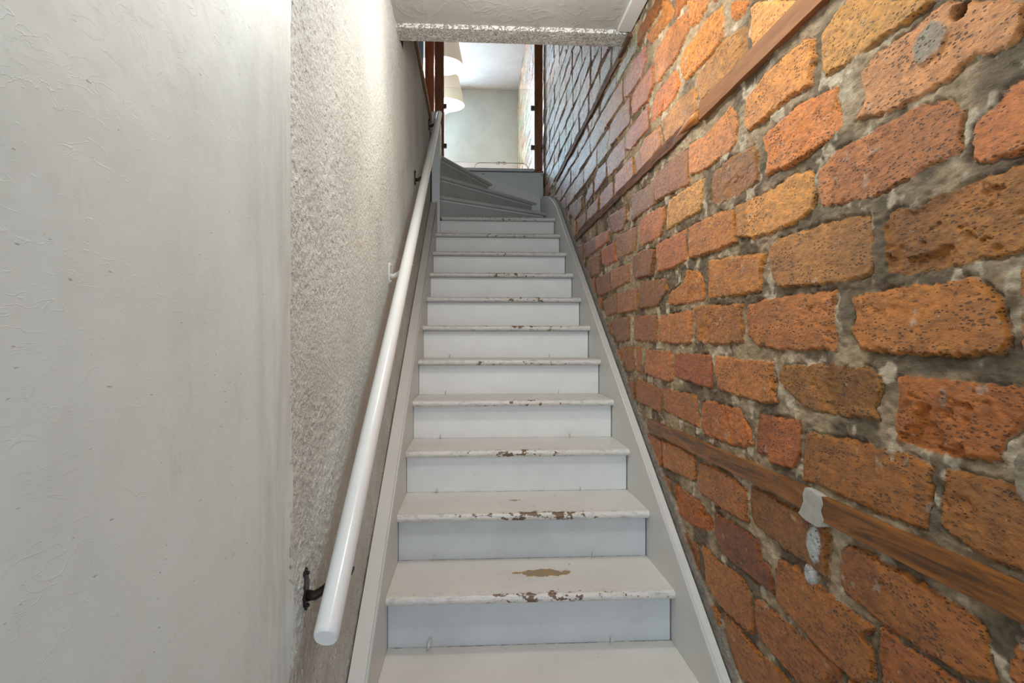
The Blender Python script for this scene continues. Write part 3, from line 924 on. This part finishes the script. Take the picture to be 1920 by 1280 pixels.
def batten(name, y0, y1, z0, z1, x0, mat, label, jit=0.0, seed=1):
    rnd = random.Random(seed)
    bm = bmesh.new()
    n = max(2, int((y1 - y0) / .05))
    rings = []
    for k in range(n + 1):
        y = y0 + (y1 - y0) * k / n
        j = lambda: rnd.uniform(-jit, jit)
        rings.append([bm.verts.new(p) for p in ((x0 + j(), y, z0 + j()), (x0 + j(), y, z1 + j()), (.70, y, z1), (.70, y, z0))])
    for a, b in zip(rings, rings[1:]):
        for i in range(4): bm.faces.new([a[i], a[(i + 1) % 4], b[(i + 1) % 4], b[i]])
    bm.faces.new(rings[0]); bm.faces.new(rings[-1][::-1])
    bmesh.ops.translate(bm, verts=bm.verts[:], vec=(-x0, -y0, -z0))
    o = mesh_obj(name, bm, mat, None, False, (x0, y0, z0))
    tag(o, label, 'batten', 'timber battens in the brick wall')
    return o
batten('timber_batten', .60, 1.785, .635, .684, .649, BROWN, 'planed brown batten standing proud of the bricks, ending high on the wall', .0006, 3)
ab = batten('timber_batten', 1.80, 4.02, .640, .676, .655, AGED, 'rough dark batten between brick courses, running on behind the planed one', .0022, 5)
bm = bmesh.new()
tube(bm, [(.655, 1.805, .655), (.653, 1.86, .658), (.656, 2.02, .660)], [.017, .016, .003], 10, True, 1.0)
bmesh.ops.translate(bm, verts=bm.verts[:], vec=(-.652, -1.80, -.640))
so = mesh_obj('split_end', bm, HONEY, ab, True); so['label'] = 'honey coloured split wood at the end'
batten('timber_batten', .55, 1.150, -.336, -.291, .6515, VARN, 'dark varnished batten low on the brick wall, nearest the camera', .001, 7)
batten('timber_batten', 1.205, 2.335, -.330, -.287, .652, VARN, 'dark varnished batten low on the brick wall, ending beside the stair string', .001, 9)
batten('timber_batten', 2.80, 4.95, 1.252, 1.284, .653, AGED, 'thin dark batten high on the bricks beyond the beam', .002, 11)
# pale filler between the two low battens
FILL = plain('grey_filler', srgb(182, 178, 170), 0.7)
bm = bmesh.new()
pp = [(1.148, -.291), (1.176, -.287), (1.206, -.286), (1.214, -.300), (1.209, -.314), (1.220, -.330), (1.232, -.343), (1.205, -.350), (1.182, -.348), (1.163, -.352), (1.146, -.346), (1.140, -.331), (1.150, -.318), (1.143, -.304)]
prism(bm, pp, 'X', .6495, .668)
bmesh.ops.bevel(bm, geom=[e for e in bm.edges if all(v.co.x < .65 for v in e.verts)], offset=.0012, segments=2, affect='EDGES')
fo = mesh_obj('filler_patch', bm, FILL); tag(fo, 'pale grey filler patch between the two low varnished battens', 'patch')

# ------------------------------------------------------------------ upstairs: posts, trim, glass
POST = wood('redwood_post', srgb(160, 108, 76), srgb(126, 82, 56), 'Z', 0.45, True)
LIGHTW = wood('pale_trim_wood', srgb(205, 160, 110), srgb(176, 128, 82), 'Y', 0.45)
def post(x0, x1, y0, y1, z0, z1, label):
    bm = add_box(bmesh.new(), x0, x1, y0, y1, z0, z1, .003, 2)
    bmesh.ops.translate(bm, verts=bm.verts[:], vec=(-x0, -y0, -z0))
    o = mesh_obj('timber_post', bm, POST, None, False, (x0, y0, z0))
    return tag(o, label, 'post', 'reddish timber posts upstairs')
post(.572, .648, BY + .035, BY + .115, 1.584, 3.70, 'reddish pine post at the head of the stairs against the bricks')
post(-.345, -.262, BY + .035, BY + .125, 1.584, 3.70, 'reddish pine post above the newel, right of the pair')
post(-.445, -.360, BY + .20, BY + .29, 1.576, 3.70, 'darker pine post behind, left of the pair above the newel')
# floor edge strip over the left stair wall
bm = add_box(bmesh.new(), -.345, -.300, 2.736, 4.715, 1.645, 1.668, .003)
et = mesh_obj('trim_4', bm, LIGHTW); tag(et, 'pale wooden edging strip on top of the left stair wall', kind='structure')
bm = add_box(bmesh.new(), -.345, -.309, 2.736, 4.715, 1.605, 1.644, 0)  # shadow line below the edging, made as a dark strip
et = mesh_obj('trim_5', bm, OAKD); tag(et, 'dark strip for the shadow line under the pale strip', kind='structure')
# blue panel put in for the blue seen behind the edging strip
BLUE = plain('blue_paint', srgb(165, 208, 246), 0.4)
bm = add_box(bmesh.new(), -.560, -.462, 6.02, 6.06, 1.577, 3.45, .003)
db = mesh_obj('blue_panel', bm, BLUE); tag(db, 'narrow blue painted panel left of the upstairs posts', 'panel')
bm = add_box(bmesh.new(), -.60, -.561, 6.02, 6.07, 1.577, 3.50, .003)
o = mesh_obj('frame', bm, STRINGW, db); o['label'] = 'white frame edge'

# glass balustrade
def glass_material():
    m = NT('clear_glass')
    b = m.b
    b.inputs['Base Color'].default_value = (0.90, 0.97, 0.94, 1)
    b.inputs['Transmission Weight'].default_value = 1.0
    b.inputs['Roughness'].default_value = 0.0
    b.inputs['IOR'].default_value = 1.45
    return m.m
GLASS = glass_material()
gb = empty('glass_balustrade', (.15, BY + .075, 1.65))
tag(gb, 'clear glass balustrade pane clamped between the upstairs posts', 'balustrade')
bm = add_box(bmesh.new(), -.250, .560, BY + .070, BY + .080, 1.655, 2.340, .001, 1)
part('pane', bm, GLASS, gb, tuple(gb.location))
for x0, x1 in ((.540, .574), (-.264, -.236)):
    for z in (1.80, 2.165):
        bm = add_box(bmesh.new(), x0, x1, BY + .058, BY + .092, z - .020, z + .020, .003, 2)
        part('clamp', bm, plain('brushed_clamp', srgb(110, 104, 100), 0.35, 0.7), gb, (x0, BY, z))

# pendants
def shade_material():
    m = NT('cream_lampshade')
    m.color(srgb(222, 214, 200))
    m.rough(0.8)
    m.b.inputs['Emission Color'].default_value = (*srgb(255, 246, 228), 1)
    m.b.inputs['Emission Strength'].default_value = 0.22
    return m.m
def diff_material():
    m = NT('lit_diffuser')
    m.color((0.9, 0.88, 0.84)); m.b.inputs['Emission Color'].default_value = (*srgb(255, 250, 240), 1)
    m.b.inputs['Emission Strength'].default_value = 2.2
    return m.m
SHADE = shade_material(); DIFF = diff_material()
def pendant(x, y, z, label):
    root = empty('pendant_lamp', (x, y, 3.70))
    tag(root, label, 'lamp', 'pendant lamps upstairs')
    bm = bmesh.new(); N = 40; H = .33
    rings = []
    for r, h in ((.232, 0), (.165, H), (.163, H), (.229, .001)):
        rings.append([bm.verts.new((r * math.cos(2 * math.pi * k / N), r * math.sin(2 * math.pi * k / N), z + h - 3.70)) for k in range(N)])
    for i in range(4):
        a, b = rings[i], rings[(i + 1) % 4]
        for k in range(N): bm.faces.new([a[k], a[(k + 1) % N], b[(k + 1) % N], b[k]])
    o = mesh_obj('lamp_shade', bm, SHADE, root, False); smooth_by_angle(o, 40)
    bm = bmesh.new(); tube(bm, [(0, 0, z - 3.70 + .012), (0, 0, z - 3.70 + .016)], .224, 40)
    mesh_obj('diffuser', bm, DIFF, root)
    bm = bmesh.new(); tube(bm, [(0, 0, z + H - 3.70 - .05), (0, 0, -.02)], .004, 8); tube(bm, [(0, 0, -.03), (0, 0, 0)], .05, 24)
    for k in range(3):
        a = 2.1 * k; tube(bm, [(0, 0, z + H - 3.70 - .01), (.160 * math.cos(a), .160 * math.sin(a), z + H - 3.70 - .004)], .002, 6)
    mesh_obj('cord', bm, STRINGW, root, True)
    d = bpy.data.lights.new('lamp_bulb_light', 'POINT'); d.energy = 13; d.color = (1, .93, .84); d.shadow_soft_size = .05
    l = bpy.data.objects.new('lamp_bulb_light', d); COL.objects.link(l); l.location = (x, y, z - .05)
pendant(-.322, 6.50, 2.805, 'white drum pendant lamp upstairs, the upper and nearer of two')
pendant(-.325, 7.56, 2.800, 'white drum pendant lamp upstairs, the lower one seen through the glass')

# wire stand on the upper floor
wr_ = empty('wire_stand', (.27, 6.6, 1.575))
tag(wr_, 'low thin wire stand with scrolled centre behind the glass upstairs', 'stand')
bm = bmesh.new()
zz = 1.855
pts = [(.02, 6.6, 1.576), (.02, 6.6, zz - .05), (.035, 6.6, zz - .015), (.07, 6.6, zz), (.30, 6.6, zz + .005), (.53, 6.6, zz), (.565, 6.6, zz - .015), (.58, 6.6, zz - .05), (.58, 6.6, 1.576)]
tube(bm, pts, .0035, 8)
part('wire_frame', bm, METAL, wr_, tuple(wr_.location), True)
bm = bmesh.new()
for s in (-1, 1):
    pts = []
    for k in range(14):
        a = k / 13 * 2 * math.pi * 1.2
        r = .028 * (1 - k / 18)
        pts.append((.30 + s * (.03 - r * math.cos(a)), 6.595, zz - .004 + r * .6 * math.sin(a)))
    tube(bm, pts, .003, 6)
part('scroll', bm, METAL, wr_, tuple(wr_.location), True)
